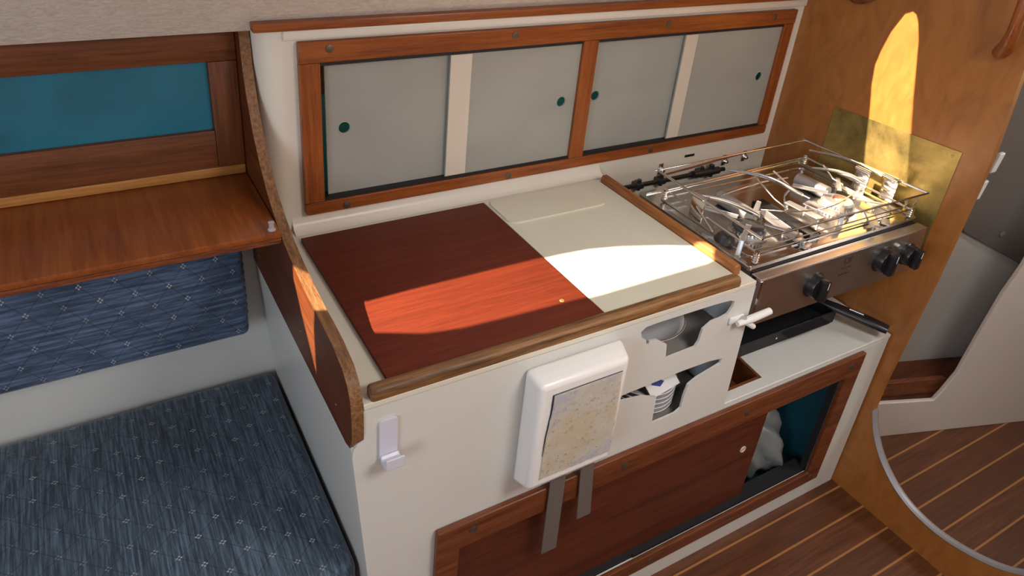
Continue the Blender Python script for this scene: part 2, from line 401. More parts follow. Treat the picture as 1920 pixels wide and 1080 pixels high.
# bulkhead with the curved doorway cut in it
door = [(-0.010, 2.2), (-0.040, 1.30), (-0.052, 1.10), (-0.045, 0.75), (-0.030, 0.40), (-0.031, 0.309), (-0.048, 0.262), (-0.073, 0.218), (-0.102, 0.182), (-0.136, 0.152), (-0.172, 0.128), (-0.209, 0.112), (-0.250, 0.103),
        (-0.291, 0.100), (-0.328, 0.103), (-0.362, 0.110), (-0.400, 0.121), (-0.436, 0.136), (-0.468, 0.154), (-0.496, 0.178), (-0.54, 0.23), (-0.56, 0.32), (-0.57, 0.9), (-0.58, 2.2)]
outl = [(0.9, 2.2)] + door + [(-2.1, 2.2), (-2.1, 0.0), (0.9, 0.0)]
struct(MB().prism([outl], YZ, (BX, BX + 0.018)).build('wall_forward', M['ply']))
tp = [(BX + 0.009, y, z) for y, z in door[5:21]]
struct(MB().tube(tp, 0.0085, 8, smooth=1, flat=1.3, up=(1, 0, 0)).build('trim_1', M['trim_metal']))

# sloping headliner with the two side windows cut through it
S2 = math.sqrt(0.5)
def HL(u, v, w_):                            # u along X, v up the slope, w outward
    return Vector((u, 0.565 - v * S2 + w_ * S2, 1.343 + v * S2 + w_ * S2))
def sunback(x, y):                           # patch point on the worktop -> its window point on the slope
    # plane y + z = 1.908 ; point = (x,y,.905) - t*(1.3,-.3,-1)
    t = (1.908 - y - 0.905) / 1.3
    p = (x - 1.3 * t, y + 0.3 * t, 0.905 + t)
    return (p[0], (p[2] - 1.343) / S2)
w1 = [(-0.12, 0.195), (-0.01, 0.252), (0.055, 0.280), (0.088, 0.272), (0.108, 0.235), (0.2, 0.238), (0.48, 0.238), (0.54, 0.236), (0.61, 0.230), (0.68, 0.213), (0.775, 0.179), (0.850, 0.145), (0.878, 0.122), (0.880, 0.105), (0.860, 0.090), (0.8, 0.080), (0.52, 0.078), (0.32, 0.085), (0.225, 0.090), (0.158, 0.103), (0.084, 0.138), (0.0, 0.170)]
w2 = [(0.98, 0.155), (1.03, 0.190), (1.10, 0.210), (1.30, 0.216), (1.62, 0.214), (1.787, 0.207), (1.86, 0.206), (1.926, 0.199), (1.973, 0.185), (2.04, 0.160), (2.105, 0.125), (2.118, 0.105), (2.11, 0.092), (2.08, 0.084), (2.03, 0.080), (1.838, 0.084), (1.30, 0.086), (1.10, 0.095), (1.02, 0.120)]
hl = [rect(-2.1, 3.6, -0.02, 0.80), [sunback(*p) for p in w1], [sunback(*p) for p in w2]]
struct(MB().prism(hl, HL, (0.0, 0.012)).build('ceiling', M['headliner']))
# coach roof with the hatch opening, far side and aft wall with companionway
struct(MB().prism([rect(-2.1, 3.6, -2.2, 0.04), rect(0.48, 1.02, -1.27, -0.73), rect(2.22, 2.68, -0.98, -0.52)], XY, (1.90, 1.92)).build('ceiling', M['gel_wall']))  # second hole added above the bow fill light
struct(MB().box(-2.1, 3.6, -2.2, -2.18, 0, 1.92).build('wall_right', M['gel_wall']))
struct(MB().prism([[(-2.2, 0), (0.9, 0), (0.9, 1.335), (0.57, 1.335), (0.02, 1.90), (-2.2, 1.90)], rect(-1.5, -0.8, 0.8, 1.85)], YZ, (-2.1, -2.08)).build('wall_aft', M['gel_wall']))
struct(MB().box(-2.1, 3.6, 0.556, 0.9, 1.3535, 1.366).build('ceiling', M['headliner']))
struct(MB().box(-2.1, 0.0, 0.590, 0.66, 1.3445, 1.3535).build('ceiling', M['headliner']))
# galley liner wall with the locker opening, radius at the foot and at the left side
R1, R2 = 0.03, 0.055
outw = [(0.053, 0.0), (BX, 0.0), (BX, 1.343), (0.053, 1.343)]
mb = MB().prism([outw, rect(0.108, 1.448, 0.965, 1.272)], XZ, (WY, WY + 0.012))
struct(mb.build('wall_back', M['gel_wall']))
def fillet(name, p, along, a, b_, r, mat, n=6):
    # concave quarter fillet running between points p and p+along; a, b_ the two wall directions
    p, along, a, b_ = Vector(p), Vector(along), Vector(a), Vector(b_); mb = MB(); r0, r1 = [], []
    pts = [Vector((0, 0, 0))] + [a * r + b_ * r - (a * math.sin(math.pi / 2 * i / n) + b_ * math.cos(math.pi / 2 * i / n)) * r for i in range(n + 1)]
    pts[0] = -a * 0.0 - b_ * 0.0
    A = [mb.bm.verts.new(p + q) for q in pts]; B = [mb.bm.verts.new(p + along + q) for q in pts]
    for i in range(len(pts)):
        j = (i + 1) % len(pts); mb.bm.faces.new((A[i], A[j], B[j], B[i]))
    mb.bm.faces.new(A); mb.bm.faces.new(B[::-1]); return mb.build(name, mat, smooth=50)
cvx = [(0.0535 - 0.048 * math.sin(math.pi / 2 * i / 10), WY + 0.045 * (1 - math.cos(math.pi / 2 * i / 10))) for i in range(11)]
struct(MB().prism([cvx + [(0.0055, WY + 0.055), (0.0535, WY + 0.055)]], XY, (0.9045, 1.343)).build('trim_2', M['gel_wall'], smooth=50))
struct(fillet('trim_3', (0.053, WY, 0.905), (0.812, 0, 0), (0, -1, 0), (0, 0, 1), 0.028, M['gel_wall']))
# teak batten at the top of the wall, with a fat cove below it
struct(MB().box(0.0, BX, 0.535, 0.560, 1.335, 1.352, 0.002).build('trim_4', M['teak_x']))
struct(MB().box(0.055, BX, 0.543, 0.552, 1.314, 1.334, 0.004).build('trim_5', M['gel_wall']))
# bench side wall behind the backrest
struct(MB().box(-2.08, 0.080, 0.640, 0.652, 0.0, 1.3445).build('wall_left', M['gel']))
# hull liner, forward cabin
n_f = Vector((0.186, 0.57, 0)).normalized(); t_f = Vector((0.57, -0.186, 0)).normalized()
def FW(o):
    o = Vector(o); return lambda u, v, w_: o + t_f * u + Vector((0, 0, v)) + n_f * w_
f0 = (1.600, 0.350, 0.0)
struct(MB().prism([rect(-0.05, 2.2, 0.0, 1.90)], FW(f0), (0.0, 0.012)).build('wall_forward_liner', M['gel_grey']))
f1 = (1.800, 0.053, 0.0)
low = [(-0.10, 0.0), (1.9, 0.0), (1.9, 0.95), (0.285, 0.95), (0.262, 0.66), (0.240, 0.56), (0.222, 0.38), (0.213, 0.255), (0.186, 0.178), (0.170, 0.143), (-0.10, 0.154)]
struct(MB().prism([low], FW(f1), (0.0, 0.015)).build('wall_forward_locker', M['gel_pink'], bevel=0.003))
struct(MB().prism([[( -0.1, 0.0), (1.9, 0.0), (1.9, 0.30), (-0.1, 0.30)]], lambda u, v, w_: Vector(f1) + t_f * u + n_f * (0.016 + v) + Vector((0, 0, w_)), (0.10, 0.115)).build('trim_6', M['teak_dark_x']))
struct(MB().box(3.58, 3.6, -2.2, 0.9, 0, 1.92).build('wall_bow', M['gel_grey']))

# ------------------------------------------------------------------ galley cabinet
TOP = 0.904
gc = thing('galley_cabinet', 'white moulded galley cabinet with worktop, two crockery slots and a wood framed locker below', 'cabinet', (0.75, 0.25, 0))
cutu = [(0.561, 0.868), (0.572, 0.876), (0.60, 0.8775), (0.70, 0.877), (0.752, 0.8765), (0.798, 0.874), (0.812, 0.868), (0.811, 0.856), (0.800, 0.838), (0.780, 0.834), (0.758, 0.833), (0.736, 0.819), (0.733, 0.79), (0.726, 0.777), (0.646, 0.774), (0.640, 0.812), (0.609, 0.834), (0.590, 0.836), (0.588, 0.829), (0.583, 0.829), (0.580, 0.842), (0.566, 0.853)]
cutl = [(0.535, 0.713), (0.56, 0.7145), (0.627, 0.717), (0.707, 0.720), (0.784, 0.719), (0.824, 0.713), (0.822, 0.699), (0.756, 0.682), (0.736, 0.671), (0.731, 0.640), (0.731, 0.606), (0.717, 0.597), (0.651, 0.595), (0.646, 0.672), (0.600, 0.690), (0.54, 0.700)]
front = [(-0.015, 0.0), (1.508, 0.0), (1.503, 0.5475), (0.879, 0.5475), (0.866, TOP - 0.0125), (0.0045, TOP - 0.0125), (0.0045, 0.832), (-0.006, 0.826), (-0.013, 0.816), (-0.015, 0.800)]; front[0] = (0.048, 0.0)
MB().prism([front, cutu, cutl, rect(0.185, 1.345, 0.118, 0.480)], XZ, (0.0, 0.005)).build('front_panel', M['gel'], gc, bevel=0.0015)
side = [(0.0052, 0.0), (0.638, 0.0), (0.638, 0.800), (0.5, 0.802), (0.03, 0.8055), (0.012, 0.8115), (0.0052, 0.8200)]
MB().prism([side], lambda u, v, w: Vector((w + max(0, 0.79 - v) * 0.08, u, v)), (-0.015, -0.003)).build('side_panel', M['gel'], gc, bevel=0.003)
side2 = [(0.0052, 0.5605), (WY - 0.002, 0.5605), (WY - 0.002, TOP - 0.0125), (0.0052, TOP - 0.0125)]
MB().prism([[(y, z) for y, z in side2]], lambda u, v, w: Vector((w + (TOP - 0.0125 - v) * 0.038, u, v)), (0.8545, 0.8655)).build('end_panel', M['gel'], gc)
MB().prism([[(0.0045, 0.0), (0.8655, 0.0), (0.8655, WY - 0.001), (0.055, WY - 0.001), (0.055, 0.600), (0.0045, 0.600)]], XY, (TOP - 0.012, TOP)).build('worktop', M['gel_top'], gc, bevel=0.002)
# ledge under the stove with a wooden lined hole in it
hole = [(0.900, 0.030), (1.030, 0.030), (1.040, 0.125), (0.900, 0.125)]
MB().prism([[(0.8795, 0.0), (1.508, 0.0), (1.508, WY - 0.001), (0.860, WY - 0.001), (0.860, 0.0055), (0.8795, 0.0055)], hole], XY, (0.548, 0.560)).build('ledge', M['gel'], gc, bevel=0.002)
# shelf box seen through the slots
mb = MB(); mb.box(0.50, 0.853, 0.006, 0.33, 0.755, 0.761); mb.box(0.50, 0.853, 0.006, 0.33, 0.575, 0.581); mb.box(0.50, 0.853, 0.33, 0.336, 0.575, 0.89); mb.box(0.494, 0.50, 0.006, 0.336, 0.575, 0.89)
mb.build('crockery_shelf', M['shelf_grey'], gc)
# locker interior
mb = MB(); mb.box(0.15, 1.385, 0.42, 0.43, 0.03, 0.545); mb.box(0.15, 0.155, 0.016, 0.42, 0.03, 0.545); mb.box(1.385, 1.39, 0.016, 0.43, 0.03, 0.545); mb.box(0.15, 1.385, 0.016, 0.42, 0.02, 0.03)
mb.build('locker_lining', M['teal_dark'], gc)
fr = MB().prism([rect(0.140, 1.392, 0.080, 0.5455), rect(0.190, 1.337, 0.123, 0.478)], XZ, (-0.014, -0.0005)).build('locker_frame', M['teak_dark_x'], gc, bevel=0.003)
for x, z in ((0.216, 0.519), (0.583, 0.5145), (0.955, 0.5135), (1.342, 0.516), (1.352, 0.102), (0.75, 0.10)):
    MB().lathe([(0, 0.0005), (0.0085, 0.0005), (0.0085, 0.002), (0.004, 0.0034), (0, 0.0034)], (x, -0.0135, z), (0, -1, 0), 18).build('screw', M['screw'], fr)
tr = MB(); tr.box(0.189, 1.338, 0.0145, 0.040, 0.119, 0.131); tr.box(0.189, 1.338, 0.0145, 0.040, 0.470, 0.4795); tr.box(0.189, 1.338, 0.0055, 0.0145, 0.121, 0.131); tr.box(0.70, 1.338, 0.0, 0.0055, 0.124, 0.134); tr.box(1.3285, 1.338, 0.0, 0.0145, 0.124, 0.475)
tr.build('door_track', M['black_matt'], gc)
sdp = MB().box(0.192, 1.092, 0.018, 0.026, 0.131, 0.470).build('sliding_door', M['door_wood'], gc)
MB().torus((1.036, 0.0175, 0.326), (0, 1, 0), 0.0085, 0.002, 20, 6).lathe([(0, 0), (0.0085, 0), (0, 0.0005)], (1.036, 0.0175, 0.326), (0, -1, 0), 16).build('finger_pull', M['ivory'], sdp)
# fiddle rails
def rail(pts, w, h, name, mat):
    mb = MB(); bm = mb.bm; P_ = [Vector(p) for p in pts]; rings = []
    n = len(P_); prof = [(-1, 0), (-1, 0.55), (-0.8, 0.85), (-0.4, 1), (0.4, 1), (0.8, 0.85), (1, 0.55), (1, 0)]
    for i, p in enumerate(P_):
        d = (P_[min(i + 1, n - 1)] - P_[max(i - 1, 0)]).normalized(); s_ = Vector((-d.y, d.x, 0))
        t = i / (n - 1); L_ = (P_[-1] - P_[0]).length; dd = min(t, 1 - t) * L_
        k = min(1, math.sqrt(max(0.0, 1 - (1 - min(dd / 0.045, 1)) ** 2)) * 0.85 + 0.15)
        rings.append([bm.verts.new(p + s_ * (a * w / 2 * k) + Vector((0, 0, b * h * (0.5 + 0.5 * k)))) for a, b in prof])
    for a, b in zip(rings, rings[1:]):
        for i in range(len(prof)): j = (i + 1) % len(prof); bm.faces.new((a[i], a[j], b[j], b[i]))
    bm.faces.new(rings[0][::-1]); bm.faces.new(rings[-1])
    return mb.build(name, mat, gc, smooth=50)
def lin(a, b, n=60): a, b = Vector(a), Vector(b); return [a.lerp(b, (1 - math.cos(math.pi * i / n)) / 2) for i in range(n + 1)]
rail(lin((0.018, 0.013, TOP), (0.818, 0.013, TOP)), 0.026, 0.021, 'fiddle_rail', M['worn_x'])
rail(lin((0.842, 0.035, TOP), (0.842, 0.500, TOP)), 0.023, 0.024, 'fiddle_rail', M['worn_y'])

# ------------------------------------------------------------------ worktop pieces
o = MB().box(0.056, 0.489, 0.0275, 0.500, TOP + 0.0004, TOP + 0.0095, 0.0012).build('worktop_board', M['mahogany'])
tag(o, 'dark red mahogany board on the left of the worktop, crossed by an orange sun patch', 'board')
o = MB().lathe([(0, 0), (0.005, 0), (0.004, 0.001), (0, 0.0013)], (0.437, 0.096, TOP + 0.0095), (0, 0, 1), 16).build('brass_stud', M['brass'], o)
mb = MB().prism([round_rect(0.492, 0.828, 0.0275, 0.505, 0.004)], XY, (TOP + 0.0004, TOP + 0.0070))
mb.prism([round_rect(0.498, 0.770, 0.385, 0.497, 0.02)], XY, (TOP + 0.0071, TOP + 0.0115))
o = mb.build('icebox_lid', M['lid'], bevel=0.003, seg=3)
tag(o, 'smooth off-white icebox lid set in the worktop between mahogany board and stove', 'lid')

# ------------------------------------------------------------------ dark partition between bench and galley
pt = [(0.030, 0.806), (0.014, 0.812), (0.0056, 0.823), (0.0008, 0.836), (-0.001, 0.850), (-0.001, 0.885), (0.004, 0.915), (0.016, 0.938), (0.038, 0.954), (0.084, 0.966), (0.130, 0.970), (0.180, 0.971), (0.240, 0.979), (0.300, 0.990), (0.350, 1.003), (0.400, 1.023), (0.450, 1.052), (0.500, 1.098), (0.535, 1.145), (0.565, 1.205), (0.582, 1.265), (0.590, 1.3425),
      (0.639, 1.3425), (0.639, 0.801), (0.3, 0.803)]
pp_ = thing('partition_panel', 'dark wooden partition with sweeping curved top edge between bench and galley', 'panel', (-0.005, 0.3, 0.8))
po = MB().prism([pt], YZ, (-0.0155, 0.0035)).build('board', M['panel_dark'], pp_, bevel=0.0015)
# the pale edge banding that follows the curve
band = pt[1:22]; mb = MB(); bm = mb.bm; ra = []
for i, (y, z) in enumerate(band):
    a = Vector(band[max(i - 1, 0)]); b = Vector(band[min(i + 1, len(band) - 1)]); d = (b - a).normalized(); nn = Vector((-d.y, d.x))
    if nn.x > 0 and nn.y < 0: nn = -nn
    ra.append((y, z, nn))
rings = []
for y, z, nn in ra:
    o_ = []
    for x, k in ((-0.0157, 0.0), (-0.0157, 0.0016), (0.0037, 0.0016), (0.0037, 0.0)): o_.append(bm.verts.new((x, y + nn.x * k, z + nn.y * k)))
    rings.append(o_)
for a, b in zip(rings, rings[1:]):
    for i in range(4): bm.faces.new((a[i], a[(i + 1) % 4], b[(i + 1) % 4], b[i]))
bm.faces.new(rings[0]); bm.faces.new(rings[-1][::-1])
o = mb.build('edge_band', M['panel_edge'], pp_); o['label'] = 'pale worn wooden edge band'
for y, z in ((0.075, 0.850), (0.27, 0.86), (0.575, 0.845)):
    MB().lathe([(0, 0), (0.004, 0), (0.003, 0.0012), (0, 0.0014)], (-0.0156, y, z), (-1, 0, 0), 12).build('screw', M['screw'], pp_)

# ------------------------------------------------------------------ upper sliding door locker
ul = thing('sliding_door_locker', 'teak framed wall locker with four frosted sliding panels above the worktop', 'cupboard', (0.75, WY, 0.94))
def corner_frame(x0, x1, z0, z1, ix0, ix1, iz0, iz1, mx0, mx1):
    mb = MB(); a = (WY - 0.016, WY - 0.0005)
    mb.prism([[(x0, z0), (x1, z0), (ix1, iz0), (ix0, iz0)]], XZ, a); mb.prism([[(x0, z1), (ix0, iz1), (ix1, iz1), (x1, z1)]], XZ, a)
    return mb
F = [(0.080, 0.943), (1.468, 0.943), (1.468, 1.310), (0.080, 1.310)]
a_ = (WY - 0.016, WY - 0.0005)
rl = MB().prism([[(0.080, 1.312), (0.080, 1.2705), (1.471, 1.2705), (1.471, 1.309)]], XZ, a_).build('frame_rail', M['teak_x'], ul, bevel=0.002)
rb = MB().prism([round_rect(0.080, 1.468, 0.943, 0.9695, 0.006, 3)], XZ, a_).build('frame_rail', M['teak_x'], ul, bevel=0.002)
MB().prism([rect(0.080, 0.1205, 0.9697, 1.2703)], XZ, a_).build('frame_stile', M['teak_z'], ul, bevel=0.002)
MB().prism([rect(1.4325, 1.468, 0.9697, 1.2703)], XZ, a_).build('frame_stile', M['teak_z'], ul, bevel=0.002)
MB().prism([rect(0.748, 0.791, 0.9697, 1.2703)], XZ, a_).build('frame_mullion', M['teak_z'], ul, bevel=0.002)
for x, z, p in ((0.140, 1.2975, rl), (0.557, 1.2965, rl), (1.000, 1.296, rl), (1.38, 1.293, rl), (0.168, 0.9535, rb), (0.573, 0.9535, rb), (1.02, 0.955, rb)):
    MB().lathe([(0, 0.0002), (0.0082, 0.0002), (0.008, 0.0012), (0.004, 0.0022), (0, 0.0022)], (x, WY - 0.016, z), (0, -1, 0), 18).build('screw', M['screw'], p)
mb = MB()
for x0, x1 in ((0.1185, 0.7485), (0.7905, 1.4345)):
    mb.box(x0, x1, WY - 0.011, WY + 0.018, 0.966, 0.976); mb.box(x0, x1, WY - 0.011, WY + 0.018, 1.263, 1.271)
mb.build('door_track', M['black_matt'], ul)
mb = MB(); y0, y1 = WY + 0.0125, WY + 0.16
mb.box(0.09, 1.46, y1, y1 + 0.005, 0.93, 1.31); mb.box(0.09, 1.46, y0, y1, 0.925, 0.93); mb.box(0.09, 1.46, y0, y1, 1.31, 1.315); mb.box(0.085, 0.09, y0, y1, 0.925, 1.315); mb.box(1.46, 1.465, y0, y1, 0.925, 1.315)
mb.build('locker_lining', M['teal_green'], ul)
MB().box(0.092, 0.74, y1 - 0.045, y1 - 0.001, 1.158, 1.225).build('inner_batten', M['door_wood'], ul)
for x0, x1, y, hx in ((0.134, 0.462, WY + 0.002, 0.172), (0.405, 0.7475, WY - 0.0085, 0.708), (0.7915, 1.118, WY + 0.002, 0.817), (1.075, 1.4335, WY - 0.0085, 1.386)):
    sp_ = MB().prism([rect(x0, x1, 0.9765, 1.2625), circ(hx, 1.124, 0.0125)], XZ, (y, y + 0.004)).build('sliding_panel', M['frosted'], ul)
    if hx in (0.708, 1.386): MB().box(x0 + 0.001, x0 + (0.052 if hx < 1 else 0.042), y - 0.0007, y - 0.0001, 0.9775, 1.2615).build('edge_strip', M['strip_cream'], sp_)
    MB().torus((hx, y, 1.124), (0, 1, 0), 0.0135, 0.0014, 28, 6).build('finger_hole_rim', M['frosted'], sp_)
o = MB().box(1.172, 1.208, WY - 0.002, WY - 0.0003, 0.902, 0.909).build('vent_slot', M['black_matt'])
tag(o, 'short black slot in the white wall above the back of the stove', 'slot')

# ------------------------------------------------------------------ bench corner
o = MB().box(-2.05, -0.0175, 0.05, 0.635, 0.0, 0.355).build('bench_base', M['gel'])
tag(o, 'white bench base carrying the blue seat cushion', 'bench')
def cushion(x0, x1, y0, y1, z0, z1, r, crown, axis, nx=48, ny=24):
    mb = MB(); mb.box(x0, x1, y0, y1, z0, z1); bm = mb.bm
    bmesh.ops.bevel(bm, geom=bm.edges[:], offset=r, segments=5, affect='EDGES', profile=0.55)
    bmesh.ops.subdivide_edges(bm, edges=[e for e in bm.edges if e.calc_length() > 0.2], cuts=12, use_grid_fill=True)
    for v in bm.verts:
        c = v.co
        if axis == 'z' and c.z > (z0 + z1) / 2:
            fx = min(1, (x1 - c.x) / 0.22) * min(1, (c.x - x0) / 0.22); fy = min(1, (y1 - c.y) / 0.2, (c.y - y0) / 0.2)
            c.z += crown * math.sin(math.pi / 2 * max(0, fx)) * math.sin(math.pi / 2 * max(0, fy))
        if axis == 'y' and c.y < (y0 + y1) / 2:
            fx = min(1, (x1 - c.x) / 0.15); fz = min(1, (z1 - c.z) / 0.12, (c.z - z0) / 0.12)
            c.y -= crown * math.sin(math.pi / 2 * max(0, fx)) * math.sin(math.pi / 2 * max(0, fz))
    return mb
sc_o = thing('seat_cushion', 'large blue seat cushion with small white flower motifs on the bench', 'cushion', (0, 0, 0))
MB_ = cushion(-2.04, 0.006, 0.035, 0.632, 0.356, 0.484, 0.030, 0.014, 'z'); MB_.build('cover', M['seat_fabric'], sc_o, smooth=60)
def piping(x0, x1, y0, y1, z, r): return [(x0, y0 + r, z), (x0, y1 - r, z), (x0 + r, y1, z), (x1 - r, y1, z), (x1, y1 - r, z), (x1, y0 + r, z), (x1 - r, y0, z), (x0 + r, y0, z), (x0, y0 + r, z)]
MB().tube(piping(-2.04, 0.0065, 0.0345, 0.6325, 0.450, 0.03), 0.0022, 6, smooth=1, up=(0, 0, 1)).build('piping', M['fabric_dark'], sc_o)
bc = thing('back_cushion', 'blue patterned backrest cushion under the wooden shelf', 'cushion', (0, 0, 0))
cushion(-2.04, -0.052, 0.556, 0.638, 0.655, 0.985, 0.018, 0.006, 'y').build('cover', M['back_fabric'], bc, smooth=60)
mb = MB(); mb.box(-0.0515, -0.049, 0.588, 0.610, 0.68, 0.965)
for i in range(26): mb.box(-0.049, -0.0465, 0.594 + 0.004 * (i % 2), 0.602 + 0.004 * (i % 2), 0.69 + i * 0.0105, 0.696 + i * 0.0105)
mb.build('zip', M['fabric_dark'], bc)
sh = thing('shelf', 'glossy reddish brown wooden shelf above the blue backrest', 'shelf', (-1.0, 0.5, 1.0))
MB().box(-2.05, -0.017, 0.358, 0.6395, 1.009, 1.021, 0.001).build('shelf_board', M['shelf'], sh)
mb = MB()
for k in range(2): mb.box(-2.05, -0.017, 0.358 + 0.0015 * k, 0.6395, 1.0035 - 0.006 * k, 1.0085 - 0.006 * k)
o = mb.build('plywood_layers', M['ply_edge'], sh); o['label'] = 'dark layered plywood underside and front edge'
MB().box(-2.05, -0.017, 0.622, 0.6395, 1.0212, 1.042, 0.003).build('back_cleat', M['cleat'], sh)
lf = thing('back_locker_frame', 'brown wooden frame around a teal lined opening behind the shelf', 'frame', (-1.0, 0.63, 1.05))
y0, y1 = 0.622, 0.6395
MB().box(-2.05, -0.0165, y0, y1, 1.262, 1.3425, 0.002).build('frame_rail', M['brown_wood'], lf)
MB().box(-2.05, -0.070, y0, y1, 1.0425, 1.122, 0.002).build('frame_rail', M['brown_wood'], lf)
MB().box(-0.0695, -0.0165, y0, y1, 1.0425, 1.2615, 0.002).build('frame_stile', M['brown_wood_z'], lf)
mb = MB(); bm = mb.bm
nx, nz = 60, 12
gr = [[bm.verts.new((-2.05 + 1.979 * i / nx, 0.634 - 0.004 * math.sin(i * 0.9) * math.sin(math.pi * j / nz) * (0.5 + 0.5 * math.sin(i * 0.37)), 1.118 + 0.148 * j / nz)) for j in range(nz + 1)] for i in range(nx + 1)]
for i in range(nx):
    for j in range(nz): bm.faces.new((gr[i][j], gr[i + 1][j], gr[i + 1][j + 1], gr[i][j + 1]))
mb.build('lining', M['teal'], lf)
o = MB().lathe([(0, 0), (0.0075, 0), (0.0075, 0.002), (0.005, 0.004), (0.005, 0.013), (0.006, 0.016), (0, 0.017)], (-0.030, 0.372, 1.0212), (0, 0, 1), 18).build('plastic_stopper', M['clear'])
tag(o, 'tiny clear plastic stopper on the front corner of the wooden shelf', 'stopper')

# ------------------------------------------------------------------ things on the cabinet front
hk = thing('adhesive_hook', 'small white plastic hook stuck on the cabinet front below the rail end', 'hook', (0.046, 0, 0.8))
MB().prism([round_rect(0.029, 0.060, 0.778, 0.863, 0.006)], XZ, (-0.0050, -0.0004)).build('back_plate', M['lilac_plastic'], hk, bevel=0.0015)
prof = [(0.0, 0.776), (-0.020, 0.776), (-0.026, 0.780), (-0.026, 0.802), (-0.022, 0.802), (-0.020, 0.786), (-0.005, 0.786), (0.0, 0.790)]
MB().prism([[(y - 0.0055, z) for y, z in prof]], YZ, (0.030, 0.062)).build('hook_lip', M['lilac_plastic'], hk, bevel=0.0015)

db = thing('white_dispenser_box', 'white plastic box with a weathered peeling sheet on the cabinet front', 'box', (0.4, 0, 0.6))
body = MB().box(0.298, 0.513, -0.052, -0.0005, 0.598, 0.874); bm = body.bm
for v in bm.verts:
    if v.co.y < -0.03:
        v.co.x += 0.004 if v.co.x < 0.4 else -0.018
        if v.co.z > 0.7: v.co.z -= 0.006
        else: v.co.z += 0.018
body.build('housing', M['white_plastic'], db, bevel=0.011, seg=4)
sheet = [(0.330, 0.842), (0.480, 0.842), (0.489, 0.640), (0.326, 0.640), (0.322, 0.66), (0.322, 0.72), (0.3235, 0.752), (0.327, 0.775), (0.329, 0.80)]
mb = MB(); bm = mb.bm; n = 22
rows = []
for j in range(n + 1):
    z = 0.640 + 0.202 * j / n; xl = 0.324 + 0.005 * (1 - math.cos(max(0, (z - 0.72) / 0.1) * math.pi / 2 if z < 0.82 else math.pi / 2)); xr = 0.4885 - 0.010 * j / n
    rows.append([bm.verts.new((xl + (xr - xl) * i / n + random.uniform(-1, 1) * (0.0006 if i in (0, n) else 0), -0.0535 - 0.0012 * random.random() - (0.0012 if i in (0,) else 0), z)) for i in range(n + 1)])
for j in range(n):
    for i in range(n): bm.faces.new((rows[j][i], rows[j][i + 1], rows[j + 1][i + 1], rows[j + 1][i]))
bmesh.ops.solidify(bm, geom=bm.faces[:], thickness=0.0015)
mb.build('weathered_sheet', M['sheet'], db, smooth=30)
mb = MB(); mb.tube([(0.3285, -0.0530, 0.843), (0.3285, -0.0530, 0.80), (0.3265, -0.0530, 0.775), (0.3235, -0.0530, 0.745), (0.3225, -0.0530, 0.700)], [0.0016, 0.0016, 0.0013, 0.0005], 6)
mb.tube([(0.3285, -0.0530, 0.843), (0.40, -0.0530, 0.8435), (0.479, -0.0530, 0.8435)], 0.0009, 6)
mb.build('sheet_edge_gap', M['fabric_dark'], db)
for pts, lab in ((((0.380, 0.596), (0.416, 0.596), (0.424, 0.352), (0.386, 0.352)), 'longer left smoky plastic strip hanging below the white box'), (((0.452, 0.596), (0.484, 0.596), (0.504, 0.415), (0.468, 0.415)), 'shorter right smoky plastic strip hanging below the white box')):
    o = MB().prism([list(pts)], XZ, (-0.021, -0.018)).build('plastic_strip', M['grey_strip'], bevel=0.0006); tag(o, lab, 'strip', 'plastic strips under the white box')

tl = thing('toggle_catch', 'small white plastic turn catch at the right end of the cabinet front', 'catch', (0.85, 0, 0.81))
MB().box(0.808, 0.848, -0.006, -0.0005, 0.812, 0.828, 0.002).build('catch_base', M['white_plastic'], tl)
MB().tube([(0.822, -0.014, 0.816), (0.862, -0.016, 0.820), (0.912, -0.018, 0.826)], [0.006, 0.009, 0.009, 0.008], 12).build('catch_arm', M['white_plastic'], tl, bevel=0)
MB().tube([(0.845, -0.014, 0.815), (0.874, -0.016, 0.795)], 0.006, 10).build('catch_finger', M['white_plastic'], tl)
MB().lathe([(0, 0), (0.009, 0), (0.009, 0.010), (0.005, 0.013), (0, 0.013)], (0.842, -0.0065, 0.818), (0, -1, 0), 20).build('catch_pivot', M['alu'], tl)

# crockery in the slots
def plate(c, r, label, cat='plate', dz=0.018, mat=None, group=None, rim=0.004):
    prof = [(0, 0), (r * 0.55, 0), (r * 0.62, 0.003), (r * 0.97, dz), (r, dz + rim), (r * 0.985, dz + rim + 0.001), (r * 0.93, dz + 0.001), (r * 0.60, 0.006), (0, 0.004)]
    o = MB().lathe(prof, c, (0, 0, 1), 48).build('plate', mat or M['ceramic'], smooth=60)
    return tag(o, label, cat, group)
bw = thing('patterned_bowl', 'white bowl with brown and blue patterned rim behind the upper crockery slot', 'bowl', (0.672, 0.13, 0.78))
MB().lathe([(0, 0), (0.045, 0), (0.047, 0.006), (0.072, 0.016), (0.093, 0.032), (0.100, 0.044), (0.0975, 0.0445), (0.088, 0.034), (0.06, 0.018), (0, 0.012)], (0.664, 0.116, 0.7615), (0, 0, 1), 48).build('bowl_body', M['ceramic'], bw, smooth=60)
MB().torus((0.664, 0.116, 0.8062), (0, 0, 1), 0.0985, 0.0009, 48, 6).build('rim_band', M['teak_dark_x'], bw)
for k in range(5):
    a = -0.75 + k * 0.26; MB().obox((0.664 + 0.0945 * math.cos(a), 0.116 + 0.0945 * math.sin(a), 0.7995), Vector((-math.sin(a), math.cos(a), 0)) * 0.006, Vector((math.cos(a) * 0.6, math.sin(a) * 0.6, 0.8)) * 0.003, Vector((-math.cos(a), -math.sin(a), 0.6)) * 0.0004).build('blue_motif', M['blue_ink'], bw)
for k in range(5): plate((0.690, 0.094, 0.5815 + k * 0.0125), 0.078, 'white dish in the stack behind the lower crockery slot', 'dish', 0.014, group='dishes behind the lower slot')
